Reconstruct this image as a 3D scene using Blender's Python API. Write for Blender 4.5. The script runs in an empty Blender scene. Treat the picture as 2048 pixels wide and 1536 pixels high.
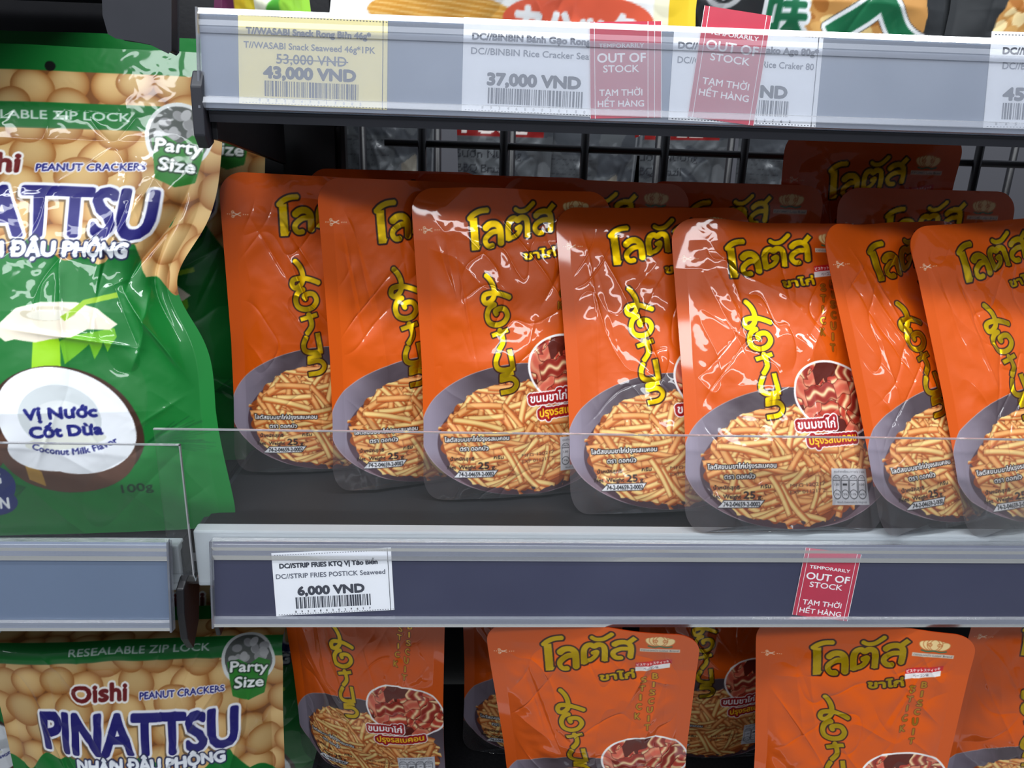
import bpy, math, random
import numpy as np
from mathutils import Matrix, Vector

# ------------------------------------------------------------------ camera, world, light
SC = bpy.context.scene
COL = SC.collection
SC.view_settings.view_transform = 'Standard'
SC.view_settings.look = 'None'
SC.view_settings.gamma = 1.0
SC.view_settings.use_curve_mapping = False
SC.view_settings.exposure = -0.08

F, PIT, YAW, ROL = 1560.0, math.radians(18), .052, .0316
_fw = np.array([math.sin(YAW)*math.cos(PIT), math.cos(YAW)*math.cos(PIT), -math.sin(PIT)])
_r0 = np.array([math.cos(YAW), -math.sin(YAW), 0.0])
_u0 = np.cross(_r0, _fw)
_r = math.cos(ROL)*_r0 + math.sin(ROL)*_u0
_u = -math.sin(ROL)*_r0 + math.cos(ROL)*_u0
cam_data = bpy.data.cameras.new('camera')
cam_data.sensor_width = 36.0
cam_data.lens = 36.0*F/2048.0
cam_data.clip_start = .01
cam = bpy.data.objects.new('camera', cam_data)
COL.objects.link(cam)
cam.matrix_world = Matrix([[_r[0], _u[0], -_fw[0], 0], [_r[1], _u[1], -_fw[1], 0], [_r[2], _u[2], -_fw[2], 0], [0, 0, 0, 1]])
SC.camera = cam

world = bpy.data.worlds.new('store_air')
SC.world = world
world.use_nodes = True
wn = world.node_tree.nodes
wl = world.node_tree.links
wn.clear()
_bg = wn.new('ShaderNodeBackground'); _out = wn.new('ShaderNodeOutputWorld')
_tc = wn.new('ShaderNodeTexCoord'); _sp = wn.new('ShaderNodeSeparateXYZ'); _cr = wn.new('ShaderNodeValToRGB')
_mr = wn.new('ShaderNodeMapRange')
wl.new(_tc.outputs['Generated'], _sp.inputs[0]); wl.new(_sp.outputs['Z'], _mr.inputs['Value'])
_mr.inputs['From Min'].default_value = -1; _mr.inputs['From Max'].default_value = 1
wl.new(_mr.outputs[0], _cr.inputs[0]); wl.new(_cr.outputs[0], _bg.inputs[0]); wl.new(_bg.outputs[0], _out.inputs[0])
e = _cr.color_ramp.elements
e[0].position = 0.0; e[0].color = (.15, .155, .17, 1)
e[1].position = 1.0; e[1].color = (.80, .86, 1.0, 1)
for p_, c_ in ((.42, (.10, .10, .12, 1)), (.52, (.16, .17, .20, 1)), (.66, (.36, .40, .48, 1))):
    k_ = e.new(p_); k_.color = c_
_bg.inputs[1].default_value = .60


def area(name, loc, target, sx, sy, power, color=(.93, .97, 1.0)):
    d = bpy.data.lights.new(name, 'AREA')
    d.shape = 'RECTANGLE'; d.size = sx; d.size_y = sy; d.energy = power; d.color = color
    o = bpy.data.objects.new(name, d); COL.objects.link(o)
    o.location = loc
    o.rotation_euler = (Vector(target)-Vector(loc)).to_track_quat('-Z', 'Y').to_euler()
    return o


area('ceiling_tube_near', (.15, -.17, 1.35), (.1, .5, -.2), 2.6, .12, 38)
area('ceiling_tube_far', (-.1, -1.25, 1.35), (.1, .5, -.2), 3.0, .16, 30)
area('ceiling_tube_side', (-1.5, -.35, 1.1), (-.1, .5, -.1), .16, 1.4, 9)


# ------------------------------------------------------------------ helpers
def ray(x, y):
    d = _fw + (x-1024)/F*_r - (y-768)/F*_u
    return d


def on_y(x, y, Y):                     # the place at depth Y that a picture measurement belongs to
    d = ray(x, y); return d*(Y/d[1])


def tag(o, label=None, cat=None, group=None, kind=None):
    if label: o['label'] = label
    if cat: o['category'] = cat
    if group: o['group'] = group
    if kind: o['kind'] = kind
    return o


def empty(name, mat=None, loc=(0, 0, 0)):
    o = bpy.data.objects.new(name, None); COL.objects.link(o)
    o.empty_display_size = .02
    if mat is not None: o.matrix_world = mat
    else: o.location = loc
    return o


def lin(c):
    c = np.asarray(c, np.float32)/255.0
    return np.where(c <= .04045, c/12.92, ((c+.055)/1.055)**2.4).astype(np.float32)


def S(r, g, b, a=1.0):
    v = lin((r, g, b)); return (float(v[0]), float(v[1]), float(v[2]), a)


def pmat(name, col, rough=.5, metal=0, spec=.5, coat=0, coatr=.1, trans=0, alpha=1, noise=None, bump=None):
    m = bpy.data.materials.new(name); m.use_nodes = True
    nt = m.node_tree; b = nt.nodes['Principled BSDF']
    b.inputs['Base Color'].default_value = col
    b.inputs['Roughness'].default_value = rough
    b.inputs['Metallic'].default_value = metal
    b.inputs['Specular IOR Level'].default_value = spec
    b.inputs['Coat Weight'].default_value = coat
    b.inputs['Coat Roughness'].default_value = coatr
    b.inputs['Transmission Weight'].default_value = trans
    b.inputs['Alpha'].default_value = alpha
    tc = nt.nodes.new('ShaderNodeTexCoord')
    nz = nt.nodes.new('ShaderNodeTexNoise')
    nt.links.new(tc.outputs['Object'], nz.inputs['Vector'])
    sc, amt = noise or (60.0, .04)
    nz.inputs['Scale'].default_value = sc
    mx = nt.nodes.new('ShaderNodeMix'); mx.data_type = 'RGBA'; mx.blend_type = 'MIX'
    mx.inputs[6].default_value = col
    mx.inputs[7].default_value = tuple(min(1, c*(1+4*amt)+amt*.1) for c in col[:3]) + (1,)
    nt.links.new(nz.outputs['Fac'], mx.inputs[0])
    nt.links.new(mx.outputs[2], b.inputs['Base Color'])
    if bump:
        bp = nt.nodes.new('ShaderNodeBump'); n2 = nt.nodes.new('ShaderNodeTexNoise')
        nt.links.new(tc.outputs['Object'], n2.inputs['Vector'])
        n2.inputs['Scale'].default_value = bump[0]; bp.inputs['Strength'].default_value = bump[1]
        bp.inputs['Distance'].default_value = bump[2]
        nt.links.new(n2.outputs['Fac'], bp.inputs['Height']); nt.links.new(bp.outputs[0], b.inputs['Normal'])
    return m


def clear_mat(name, haze, hazecol, gloss=.12, rough=.08, tint=(1, 1, 1, 1), fres=.8):
    """clear sheet plastic: lets light through, scatters a little, shines"""
    m = bpy.data.materials.new(name); m.use_nodes = True
    nt = m.node_tree; nt.nodes.clear()
    out = nt.nodes.new('ShaderNodeOutputMaterial')
    tr = nt.nodes.new('ShaderNodeBsdfTransparent'); tr.inputs[0].default_value = tint
    df = nt.nodes.new('ShaderNodeBsdfDiffuse'); df.inputs[0].default_value = hazecol
    gl = nt.nodes.new('ShaderNodeBsdfGlossy'); gl.inputs['Roughness'].default_value = rough
    m1 = nt.nodes.new('ShaderNodeMixShader'); m2 = nt.nodes.new('ShaderNodeMixShader')
    tc = nt.nodes.new('ShaderNodeTexCoord'); nz = nt.nodes.new('ShaderNodeTexNoise')
    nz.inputs['Scale'].default_value = 25
    mr = nt.nodes.new('ShaderNodeMapRange')
    mr.inputs['To Min'].default_value = haze*.8; mr.inputs['To Max'].default_value = haze*1.2
    nt.links.new(tc.outputs['Object'], nz.inputs['Vector']); nt.links.new(nz.outputs['Fac'], mr.inputs['Value'])
    nt.links.new(mr.outputs[0], m1.inputs[0])
    nt.links.new(tr.outputs[0], m1.inputs[1]); nt.links.new(df.outputs[0], m1.inputs[2])
    lw = nt.nodes.new('ShaderNodeFresnel'); lw.inputs['IOR'].default_value = 1.45
    ad = nt.nodes.new('ShaderNodeMath'); ad.operation = 'MULTIPLY_ADD'; ad.inputs[1].default_value = fres; ad.inputs[2].default_value = gloss
    nt.links.new(lw.outputs[0], ad.inputs[0]); nt.links.new(ad.outputs[0], m2.inputs[0])
    nt.links.new(m1.outputs[0], m2.inputs[1]); nt.links.new(gl.outputs[0], m2.inputs[2])
    nt.links.new(m2.outputs[0], out.inputs[0])
    return m


M = dict(
    black=pmat('black_plastic', S(20, 20, 24), .45, bump=(300, .2, .0005)),
    black_mat=pmat('black_shelf_mat', S(17, 16, 20), .6, spec=.2, noise=(400, .12), bump=(500, .3, .0004)),
    steel=pmat('grey_painted_steel', S(214, 222, 228), .42, noise=(30, .02)),
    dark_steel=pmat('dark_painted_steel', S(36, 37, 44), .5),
    rail_light=pmat('blue_grey_rail_strip', S(88, 104, 128), .35, coat=.25, coatr=.25, noise=(6, .12)),
    rail_dark=pmat('navy_rail_strip', S(22, 22, 54), .4, coat=.1, spec=.25, coatr=.25, noise=(6, .25)),
    rail_lip=clear_mat('milky_rail_lip', .17, S(200, 206, 222), .06, .25),
    cover_reflect_haze=clear_mat('reflect_haze_label_cover', .17, S(225, 232, 248), .0, .2),  # extra white scatter stands in for the ceiling's reflection on the upper cover
    cover=clear_mat('clear_label_cover', .025, S(215, 225, 245), .0, .15, fres=.4),
    acrylic=clear_mat('clear_acrylic', .012, S(225, 235, 240), .0, .04, fres=.55),
    acrylic_edge=clear_mat('acrylic_cut_edge', .55, S(190, 190, 195), .2, .1),
    wire=pmat('black_wire', S(16, 15, 20), .4),
    floor=pmat('floor_tile', S(170, 170, 165), .3),
)


def mesh_obj(name, verts, faces, mat, parent=None, smooth=False, mats=None, mi=None):
    me = bpy.data.meshes.new(name)
    me.from_pydata([tuple(map(float, v)) for v in verts], [], faces)
    for m in (mats or [mat]): me.materials.append(m)
    if mi is not None: me.polygons.foreach_set('material_index', np.asarray(mi, np.int32))
    if smooth: me.polygons.foreach_set('use_smooth', np.ones(len(faces), bool))
    me.update()
    o = bpy.data.objects.new(name, me); COL.objects.link(o)
    if parent: o.parent = parent
    return o


class MB:
    def __init__(s): s.v = []; s.f = []

    def box(s, x0, x1, y0, y1, z0, z1):
        b = len(s.v)
        s.v += [(x, y, z) for z in (z0, z1) for y in (y0, y1) for x in (x0, x1)]
        s.f += [tuple(b+i for i in q) for q in ((0, 2, 3, 1), (4, 5, 7, 6), (0, 1, 5, 4), (2, 6, 7, 3), (0, 4, 6, 2), (1, 3, 7, 5))]
        return s

    def prism(s, prof, x0, x1):        # profile in (y, z) run along x
        b = len(s.v); n = len(prof)
        s.v += [(x0, y, z) for y, z in prof] + [(x1, y, z) for y, z in prof]
        s.f += [(b+i, b+(i+1) % n, b+n+(i+1) % n, b+n+i) for i in range(n)]
        s.f += [tuple(b+i for i in range(n))[::-1], tuple(b+n+i for i in range(n))]
        return s

    def plate(s, poly, y0, y1):        # outline in (x, z), thickness in y
        b = len(s.v); n = len(poly)
        s.v += [(x, y0, z) for x, z in poly] + [(x, y1, z) for x, z in poly]
        s.f += [(b+i, b+(i+1) % n, b+n+(i+1) % n, b+n+i) for i in range(n)]
        s.f += [tuple(b+i for i in range(n)), tuple(b+n+i for i in range(n))[::-1]]
        return s

    def tube(s, a, b_, r, n=10):
        a = Vector(a); b_ = Vector(b_); d = (b_-a).normalized()
        u = d.orthogonal().normalized(); w = d.cross(u); k = len(s.v)
        for p in (a, b_):
            for i in range(n):
                t = 2*math.pi*i/n
                s.v.append(tuple(p+u*math.cos(t)*r+w*math.sin(t)*r))
        s.f += [(k+i, k+(i+1) % n, k+n+(i+1) % n, k+n+i) for i in range(n)]
        s.f += [tuple(k+i for i in range(n))[::-1], tuple(k+n+i for i in range(n))]
        return s

    def build(s, name, mat, parent=None, bevel=0, smooth=False):
        o = mesh_obj(name, s.v, s.f, mat, parent, smooth)
        if bevel:
            m = o.modifiers.new('bevel', 'BEVEL'); m.width = bevel; m.segments = 2; m.limit_method = 'ANGLE'
        return o


# ------------------------------------------------------------------ printed artwork, drawn in millimetres
_glyph = {}


def text_lines(s):
    """outline edges of a string in the built-in font, height of a capital about .7"""
    if s in _glyph: return _glyph[s]
    cu = bpy.data.curves.new('lettering', 'FONT')
    cu.body = s; cu.fill_mode = 'NONE'; cu.resolution_u = 3
    o = bpy.data.objects.new('lettering', cu); COL.objects.link(o)
    bpy.context.view_layer.update()
    me = o.to_mesh()
    v = np.empty(len(me.vertices)*3, np.float32); me.vertices.foreach_get('co', v); v = v.reshape(-1, 3)[:, :2].copy()
    ed = np.empty(len(me.edges)*2, np.int32); me.edges.foreach_get('vertices', ed); ed = ed.reshape(-1, 2)
    a, b = ed[:, 0], ed[:, 1]
    lo, hi = np.minimum(a, b), np.maximum(a, b)
    first = np.where(hi-lo == 1, lo, hi); second = np.where(hi-lo == 1, hi, lo)
    # a two-step closing edge of a long loop runs from its last vertex to its first
    _glyph[s] = (v, first, second)
    o.to_mesh_clear(); bpy.data.objects.remove(o); bpy.data.curves.remove(cu)
    return _glyph[s]


def dilate(m, r):
    """grow a mask by a disc of r pixels"""
    r = int(round(r))
    if r <= 0: return m
    ys, xs = np.nonzero(m)
    if len(ys) == 0: return m
    H, W = m.shape
    y0, y1, x0, x1 = max(0, ys.min()-r), min(H, ys.max()+r+1), max(0, xs.min()-r), min(W, xs.max()+r+1)
    sub = m[y0:y1, x0:x1]
    res = sub.copy()
    for dy in range(-r, r+1):
        k = int(math.sqrt(r*r-dy*dy))
        sh = np.zeros_like(sub)
        if dy >= 0: sh[dy:] = sub[:sub.shape[0]-dy]
        else: sh[:dy] = sub[-dy:]
        c = np.cumsum(np.pad(sh.astype(np.int32), ((0, 0), (k+1, k))), axis=1)
        res |= (c[:, 2*k+1:]-c[:, :-(2*k+1)]) > 0
    out = m.copy(); out[y0:y1, x0:x1] |= res
    return out


class Art:
    def __init__(s, x0, x1, y0, y1, ppm, base):
        s.x0, s.y0, s.x1, s.y1, s.p = x0, y0, x1, y1, ppm
        s.W = int(round((x1-x0)*ppm)); s.H = int(round((y1-y0)*ppm))
        s.c = np.empty((s.H, s.W, 5), np.float32)       # r g b opacity foil; row 0 is the bottom
        s.c[:] = tuple(base)+(1.0, 0.0)
        s.X, s.Y = np.meshgrid(x0+(np.arange(s.W)+.5)/ppm, y0+(np.arange(s.H)+.5)/ppm)

    def fill_edges(s, ax, ay, bx, by):
        """non-zero winding fill of closed outlines"""
        p = s.p
        ax = (ax-s.x0)*p; bx = (bx-s.x0)*p; ay = (ay-s.y0)*p-.5; by = (by-s.y0)*p-.5
        w = np.zeros((s.H, s.W+1), np.int16)
        for x1, y1, x2, y2 in zip(ax, ay, bx, by):
            if y1 == y2: continue
            sg = 1
            if y1 > y2: x1, y1, x2, y2 = x2, y2, x1, y1; sg = -1
            r0 = max(0, math.ceil(y1)); r1 = min(s.H-1, math.ceil(y2)-1)
            if r1 < r0: continue
            rr = np.arange(r0, r1+1)
            xx = x1+(rr-y1)*(x2-x1)/(y2-y1)
            ci = np.clip(np.ceil(xx-.5), 0, s.W).astype(int)
            np.add.at(w, (rr, ci), sg)
        return np.cumsum(w, axis=1)[:, :s.W] != 0

    def poly(s, pts):
        a = np.array(pts, float); b = np.roll(a, -1, 0)
        return s.fill_edges(a[:, 0], a[:, 1], b[:, 0], b[:, 1])

    def stroke(s, pts, width, cap=True, smooth=True):
        pts = np.array(pts, float)
        if smooth and len(pts) > 2: pts = catmull(pts)
        m = np.zeros((s.H, s.W), bool)
        for i in range(len(pts)-1):
            a, b = pts[i], pts[i+1]; d = b-a; L = np.hypot(*d)
            if L < 1e-6: continue
            n = np.array([-d[1], d[0]])/L*width/2
            m |= s.poly([a+n, b+n, b-n, a-n])
            if 0 < i: m |= s.disc(a[0], a[1], width/2)
        return m

    def box(s, x0, x1, y0, y1):
        return (max(0, int((x0-s.x0)*s.p)), min(s.W, int((x1-s.x0)*s.p)+2), max(0, int((y0-s.y0)*s.p)), min(s.H, int((y1-s.y0)*s.p)+2))

    def disc(s, cx, cy, rx, ry=None, rot=0):
        ry = ry or rx; R = max(rx, ry)
        m = np.zeros((s.H, s.W), bool)
        i0, i1, j0, j1 = s.box(cx-R, cx+R, cy-R, cy+R)
        if i1 <= i0 or j1 <= j0: return m
        X = s.X[j0:j1, i0:i1]-cx; Y = s.Y[j0:j1, i0:i1]-cy
        c, sn = math.cos(rot), math.sin(rot)
        m[j0:j1, i0:i1] = ((X*c+Y*sn)/rx)**2+((-X*sn+Y*c)/ry)**2 <= 1
        return m

    def text(s, string, x, y, h, w=None, rot=0.0, skew=0.0, bold=0.0, arc=None):
        """x, y: start of the base line; h: capital height; w: full width; bold: thickening in mm"""
        v, a, b = text_lines(string)
        if len(v) == 0: return np.zeros((s.H, s.W), bool)
        v = v.copy(); x0 = v[:, 0].min(); wid = v[:, 0].max()-x0
        ky = h/.7; kx = (w/wid) if w else ky
        px = (v[:, 0]-x0)*kx+v[:, 1]*ky*skew; py = v[:, 1]*ky
        if arc:
            W_ = w or wid*kx
            t = (px-W_/2)/arc; q = px.copy()
            px = W_/2+(arc-py)*np.sin(t) if arc > 0 else W_/2+(arc-py)*np.sin(t)
            py = arc-(arc-py)*np.cos(t)
        c, sn = math.cos(rot), math.sin(rot)
        X = x+px*c-py*sn; Y = y+px*sn+py*c
        m = s.fill_edges(X[a], Y[a], X[b], Y[b])
        return dilate(m, bold*s.p) if bold else m

    def put(s, m, col, foil=0.0, opa=1.0, k=1.0):
        if m.dtype == bool:
            s.c[m] = s.c[m]*(1-k)+np.array(tuple(col)+(opa, foil), np.float32)*k
        else:
            s.c[:] = s.c*(1-m[..., None]*k)+np.array(tuple(col)+(opa, foil), np.float32)*m[..., None]*k

    def blur_sample(s, f):
        """box-average f x f pixels"""
        H, W = s.H//f*f, s.W//f*f
        return s.c[:H, :W].reshape(H//f, f, W//f, f, 5).mean((1, 3))


def catmull(P, n=6):
    P = np.vstack([2*P[0]-P[1], P, 2*P[-1]-P[-2]]); out = []
    for i in range(1, len(P)-2):
        for t in np.arange(n)/n:
            out.append(.5*((2*P[i])+(-P[i-1]+P[i+1])*t+(2*P[i-1]-5*P[i]+4*P[i+1]-P[i+2])*t*t+(-P[i-1]+3*P[i]-3*P[i+1]+P[i+2])*t**3))
    out.append(P[-2])
    return np.array(out)


def affine(src, dst):
    src = np.array(src, float); dst = np.array(dst, float)
    A = np.column_stack([src, np.ones(len(src))])
    K, *_ = np.linalg.lstsq(A, dst, rcond=None)
    return lambda pts: np.column_stack([np.array(pts, float).reshape(-1, 2), np.ones(len(np.array(pts).reshape(-1, 2)))])@K


def noise2(X, Y, scale, seed, octaves=1):
    """smooth value noise, about -1..1"""
    rng = np.random.RandomState(seed); G = rng.uniform(-1, 1, (64, 64)).astype(np.float32)
    tot = np.zeros(np.shape(X), np.float32); amp = 1.0
    X = X/scale; Y = Y/scale; ph = seed*1.7
    X, Y = X+.35*np.sin(Y*1.9+ph)+.2*np.sin(Y*.8-X*1.1+ph), Y+.35*np.sin(X*1.7-ph)+.2*np.sin(X*.9+Y*1.3+ph)
    for o in range(octaves):
        an = ph+o*1.1; c_, s_ = math.cos(an), math.sin(an)
        x = (X*c_-Y*s_)*(2**o)+13.7*o+20; y = (X*s_+Y*c_)*(2**o)+7.1*o+20
        ix = np.floor(x).astype(int); iy = np.floor(y).astype(int); fx = x-ix; fy = y-iy
        fx = fx*fx*fx*(fx*(fx*6-15)+10); fy = fy*fy*fy*(fy*(fy*6-15)+10)
        g = lambda a, b: G[a % 64, b % 64]
        tot += amp*((g(iy, ix)*(1-fx)+g(iy, ix+1)*fx)*(1-fy)+(g(iy+1, ix)*(1-fx)+g(iy+1, ix+1)*fx)*fy)
        amp *= .5
    return tot


ORANGE = (210, 84, 6)


def sticks(A, rng, clip, n, cx, cy, rx, ry, wid=(2.1, 3.0), length=(13, 26)):
    """printed photograph of fried bread sticks"""
    p = A.p
    for i in range(n):
        t = i/n
        a = rng.uniform(0, 2*math.pi); q = math.sqrt(rng.uniform(0, 1))
        x = cx+rx*q*math.cos(a); y = cy+ry*q*math.sin(a)
        y = y*(.35)+(cy+ry*(1-2*t))*.65 if rng.uniform() < .5 else y
        L = rng.uniform(*length)/2; w = rng.uniform(*wid)/2
        an = rng.choice([.25, -.35, 2.3, 1.2, -.9, .05, .6])+rng.uniform(-.3, .3)
        c, s_ = math.cos(an), math.sin(an)
        i0, i1, j0, j1 = A.box(x-L-w, x+L+w, y-L-w, y+L+w)
        if i1 <= i0+1 or j1 <= j0+1: continue
        X = A.X[j0:j1, i0:i1]-x; Y = A.Y[j0:j1, i0:i1]-y
        u = X*c+Y*s_; v = -X*s_+Y*c
        v = v-.0035*rng.uniform(-1, 1)*u*u*2
        inside = (np.abs(u) < L) & (np.abs(v) < w) & clip[j0:j1, i0:i1]
        tone = rng.uniform(0, 1)
        hi = np.array([242, 212, 138])*(1-tone*.25)+np.array([236, 165, 95])*(tone*.25)
        lo = np.array([190, 98, 44])
        if tone > .6: hi = np.array([238, 176, 108])
        f = np.clip(1-np.abs((v-.25*w)/w)**2.2*1.25, 0, 1)*(1-.25*(np.abs(u) > L*.93))
        colr = (lo[None, None]*(1-f[..., None])+hi[None, None]*f[..., None])
        sub = A.c[j0:j1, i0:i1]
        edge = (np.abs(u) < L+.5) & (np.abs(v) < w+.45) & clip[j0:j1, i0:i1] & ~inside
        sub[edge, :3] = sub[edge, :3]*.55+np.array([110, 48, 22])*.45
        sub[inside, :3] = colr[inside]
        sub[inside, 3] = 1; sub[inside, 4] = 0


def stick_pouch_art():
    A = Art(-72, 72, 0, 224, 9, ORANGE)
    X, Y = A.X, A.Y
    rng = np.random.RandomState(5)
    # plate
    e = ((X-5)/77)**2+((Y-48)/46.5)**2
    A.put((e > 1) & (Y < 48), (120, 120, 125), opa=.10)
    plate = e <= 1
    A.put(plate, (128, 108, 128))
    g = np.clip((X+66)/34, 0, 1)*np.clip((Y-20)/50, 0, 1)**.5
    A.c[plate, :3] = (np.array([146, 136, 152])*(1-g[..., None])+np.array([78, 66, 72])*g[..., None])[plate]
    low = plate & (Y < 34)
    k = np.clip((34-Y)/34, 0, 1)[..., None]
    A.c[low, :3] = (A.c[..., :3]*(1-k)+np.array([104, 72, 78])*k)[low]
    A.put((e <= 1) & (e > .985), (176, 150, 160))
    sh = ((X-4)/(61+2*np.sin(Y*.4)))**2+((Y-43)/(37.5+1.5*np.sin(X*.5)))**2
    A.put((((X-3)/63)**2+((Y-40)/39)**2 < 1) & plate, (70, 48, 56), k=.8)
    clip = (sh < 1) & plate
    A.put(clip, (152, 74, 34))
    clip2 = (((X-4)/(62+3*noise2(X, Y, 5, 3)))**2+((Y-43)/(39+3*noise2(X, Y, 4, 9)))**2 < 1) & plate
    sticks(A, rng, clip2, 250, 3, 43, 60, 37, (3.3, 4.8), (20, 42))
    # bacon oval
    R = -.28
    A.put(A.disc(39, 88, 34.0, 25.0, R), (245, 240, 238))
    ov = A.disc(39, 88, 32.4, 23.5, R)
    A.put(ov, (92, 30, 18))
    for i in range(46):
        x, y = rng.uniform(8, 70), rng.uniform(64, 112); an = rng.choice([.9, -.7, 1.4, .3])+rng.uniform(-.3, .3)
        rx, ry = rng.uniform(7, 12), rng.uniform(4, 6.5)
        c, s_ = math.cos(an), math.sin(an)
        i0, i1, j0, j1 = A.box(x-rx-1, x+rx+1, y-rx-1, y+rx+1)
        if i1 <= i0+1 or j1 <= j0+1: continue
        xx = A.X[j0:j1, i0:i1]-x; yy = A.Y[j0:j1, i0:i1]-y
        u = xx*c+yy*s_; v = -xx*s_+yy*c
        wv = v+1.1*np.sin(u*.55+i)
        ins = (np.abs(u) < rx) & (np.abs(wv) < ry) & ov[j0:j1, i0:i1]
        st = np.clip(.5+.5*np.sin(wv*.85+i*1.7+.6*np.sin(u*.5)), 0, 1)**2.2
        red = np.array([186, 62, 44]) if i % 3 else np.array([150, 44, 32])
        crm = np.array([242, 208, 156])
        cc = red*(1-st[..., None])+crm*st[..., None]
        if i % 4 == 0: cc = cc*0+np.array([206, 96, 74])*(1-st[..., None]*.4)+crm*st[..., None]*.4
        sub = A.c[j0:j1, i0:i1]
        ed = (np.abs(u) < rx+.5) & (np.abs(wv) < ry+.5) & ov[j0:j1, i0:i1] & ~ins
        sub[ed, :3] = sub[ed, :3]*.3+np.array([80, 20, 12])*.7
        sub[ins, :3] = cc[ins]
    # red flavour banner
    t1 = A.text('ขนมขาไก่', 7.5, 66.5, 5.6, 29, rot=.06, bold=.22)
    t2 = A.text('ปรุงรสเบคอน', 15, 56.2, 5.2, 39, rot=.09, bold=.22)
    bk = dilate(t1 | t2, 1.9*A.p)
    A.put(dilate(bk, .8*A.p), (248, 240, 238)); A.put(bk, (160, 24, 28))
    A.put(t1, (255, 255, 255)); A.put(t2, (255, 205, 40))
    # gold logo
    aq = affine([(1077, 1273), (1083.5, 1342), (1107, 1391), (1200, 1368), (1405, 1250), (967, 1292)],
                [(-35.1, 195.5), (-33.7, 169.3), (-25.3, 153.1), (5.4, 160.6), (70, 212), (-70.5, 184.5)])
    Q = lambda pts: aq([(1060+x*.1172, 1250+y*.1172) for x, y in pts])
    u = .1172*.33
    m = np.zeros((A.H, A.W), bool)
    for pts, w in (([(580, 150), (430, 160), (310, 205), (225, 275)], 95),
                   ([(510, 430), (600, 372), (710, 368), (785, 430), (800, 540), (800, 685)], 118),
                   ([(770, 480), (640, 495), (525, 570), (505, 640), (560, 700), (650, 695)], 92),
                   ([(945, 640), (945, 430), (990, 330), (1070, 300), (1130, 330), (1200, 295), (1285, 310), (1315, 390), (1310, 605)], 105),
                   ([(930, 610), (1070, 575), (1160, 500), (1180, 430), (1090, 465)], 74),
                   ([(1085, 155), (1170, 195), (1290, 185), (1400, 115), (1455, 70)], 78),
                   ([(1475, 285), (1560, 230), (1680, 215), (1765, 270), (1775, 400), (1760, 530)], 104),
                   ([(1735, 215), (1850, 110)], 88),
                   ([(1720, 345), (1600, 355), (1490, 410), (1460, 480), (1520, 545), (1610, 545)], 92)):
        m |= A.stroke(Q(pts), w*u)
    m |= A.poly(Q([(235, 270), (375, 250), (385, 690), (412, 680), (375, 752), (240, 752)]))
    t3 = A.text('ขาไก่', *Q([(1235, 955)])[0], 5.2, 23.0, rot=.13, bold=.42)
    dark = (46, 14, 6); gold = (238, 196, 12)
    A.put(dilate(m, 1.2*A.p), dark); A.put(m, gold, foil=1)
    A.put(dilate(t3, 1.1*A.p), dark); A.put(t3, gold, foil=1)
    ap = affine([(1486, 615), (1542, 846), (1455, 572), (1609, 815), (1579, 594)], [(-25.3, 153.1), (-15.4, 73.4), (-33.7, 169.3), (6.6, 83.4), (5.4, 160.6)])
    Pp = lambda pts: ap([(1460+x*.1822, 590+y*.1822) for x, y in pts])
    u = .1822*.35
    m = np.zeros((A.H, A.W), bool)
    for pts, w, sm in (([(185, 125), (250, 185), (290, 255), (303, 330), (285, 385), (225, 428), (180, 400), (185, 345), (240, 322), (330, 318), (420, 335), (505, 362)], 56, True),
                       ([(325, 435), (255, 480), (235, 560), (270, 635), (360, 660), (450, 630), (490, 560), (455, 495), (395, 482), (335, 508), (350, 545)], 56, True),
                       ([(312, 775), (510, 712)], 46, False), ([(400, 705), (440, 780), (450, 850), (400, 935)], 54, True),
                       ([(398, 960), (370, 1050), (395, 1120), (480, 1143), (615, 1118)], 54, True), ([(532, 920), (592, 1125)], 54, False),
                       ([(605, 1172), (455, 1200), (462, 1275)], 44, False), ([(450, 1252), (590, 1232), (655, 1290), (610, 1360), (465, 1388)], 52, True)):
        m |= A.stroke(Pp(pts), w*u*.97, smooth=sm)
    A.put(dilate(m, .95*A.p), dark); A.put(m, gold, foil=1)
    # small print
    def outlined(t, x, y, h, w, rot=0, b=.12):
        tt = A.text(t, x, y, h, w, rot=rot, bold=b)
        A.put(dilate(tt, .55*A.p), (30, 22, 22)); A.put(tt, (250, 248, 245))
    outlined('โลตัสขนมขาไก่ปรุงรสเบคอน', -55, 40.6, 2.9, 46, rot=.02)
    outlined('ตรา ดอกบัว', -44, 34.2, 2.9, 20, rot=.02)
    bkc = (40, 24, 20)
    A.put(A.text('น้ำหนักสุทธิ', -51, 27.5, 2.3, 17, bold=.08), bkc)
    A.put(A.text('กรัม', -20, 28.2, 2.3, 7, bold=.08), bkc)
    A.put(A.text('Net  Weight', -53, 21.5, 2.6, 20, bold=.1), bkc)
    A.put(A.text('25', -31, 21.5, 4.6, 7.5, bold=.2), bkc)
    A.put(A.text('g.', -21.5, 21.3, 2.8, 3.2, bold=.1), bkc)
    for dy, cc in ((0, (30, 24, 26)), (.45, (225, 225, 228))):
        A.put(A.poly([(-49+dy, 15.1+dy), (-20.4-dy*.6, 15.4+dy), (-16.4-dy*2, 20.6-dy), (-44.6+dy, 20.6-dy)]), cc)
    A.put(A.text('74-2-04659-2-0002', -44.8, 16.4, 2.9, 25, bold=.14), (25, 25, 28))
    A.put(A.text('MFG 120217', 1, 28.5, 2.3, 25, rot=.06), (86, 50, 40))
    A.put(A.text('EXP 011217 2', 1, 24.2, 2.3, 25, rot=.06), (86, 50, 40))
    A.put((X > 31) & (X < 61) & (Y > 17) & (Y < 41), (205, 205, 210))
    A.put(A.text('คุณค่าทางโภชนาการต่อ 1 ซอง', 33, 38.2, 1.3, 26), (60, 60, 66))
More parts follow.
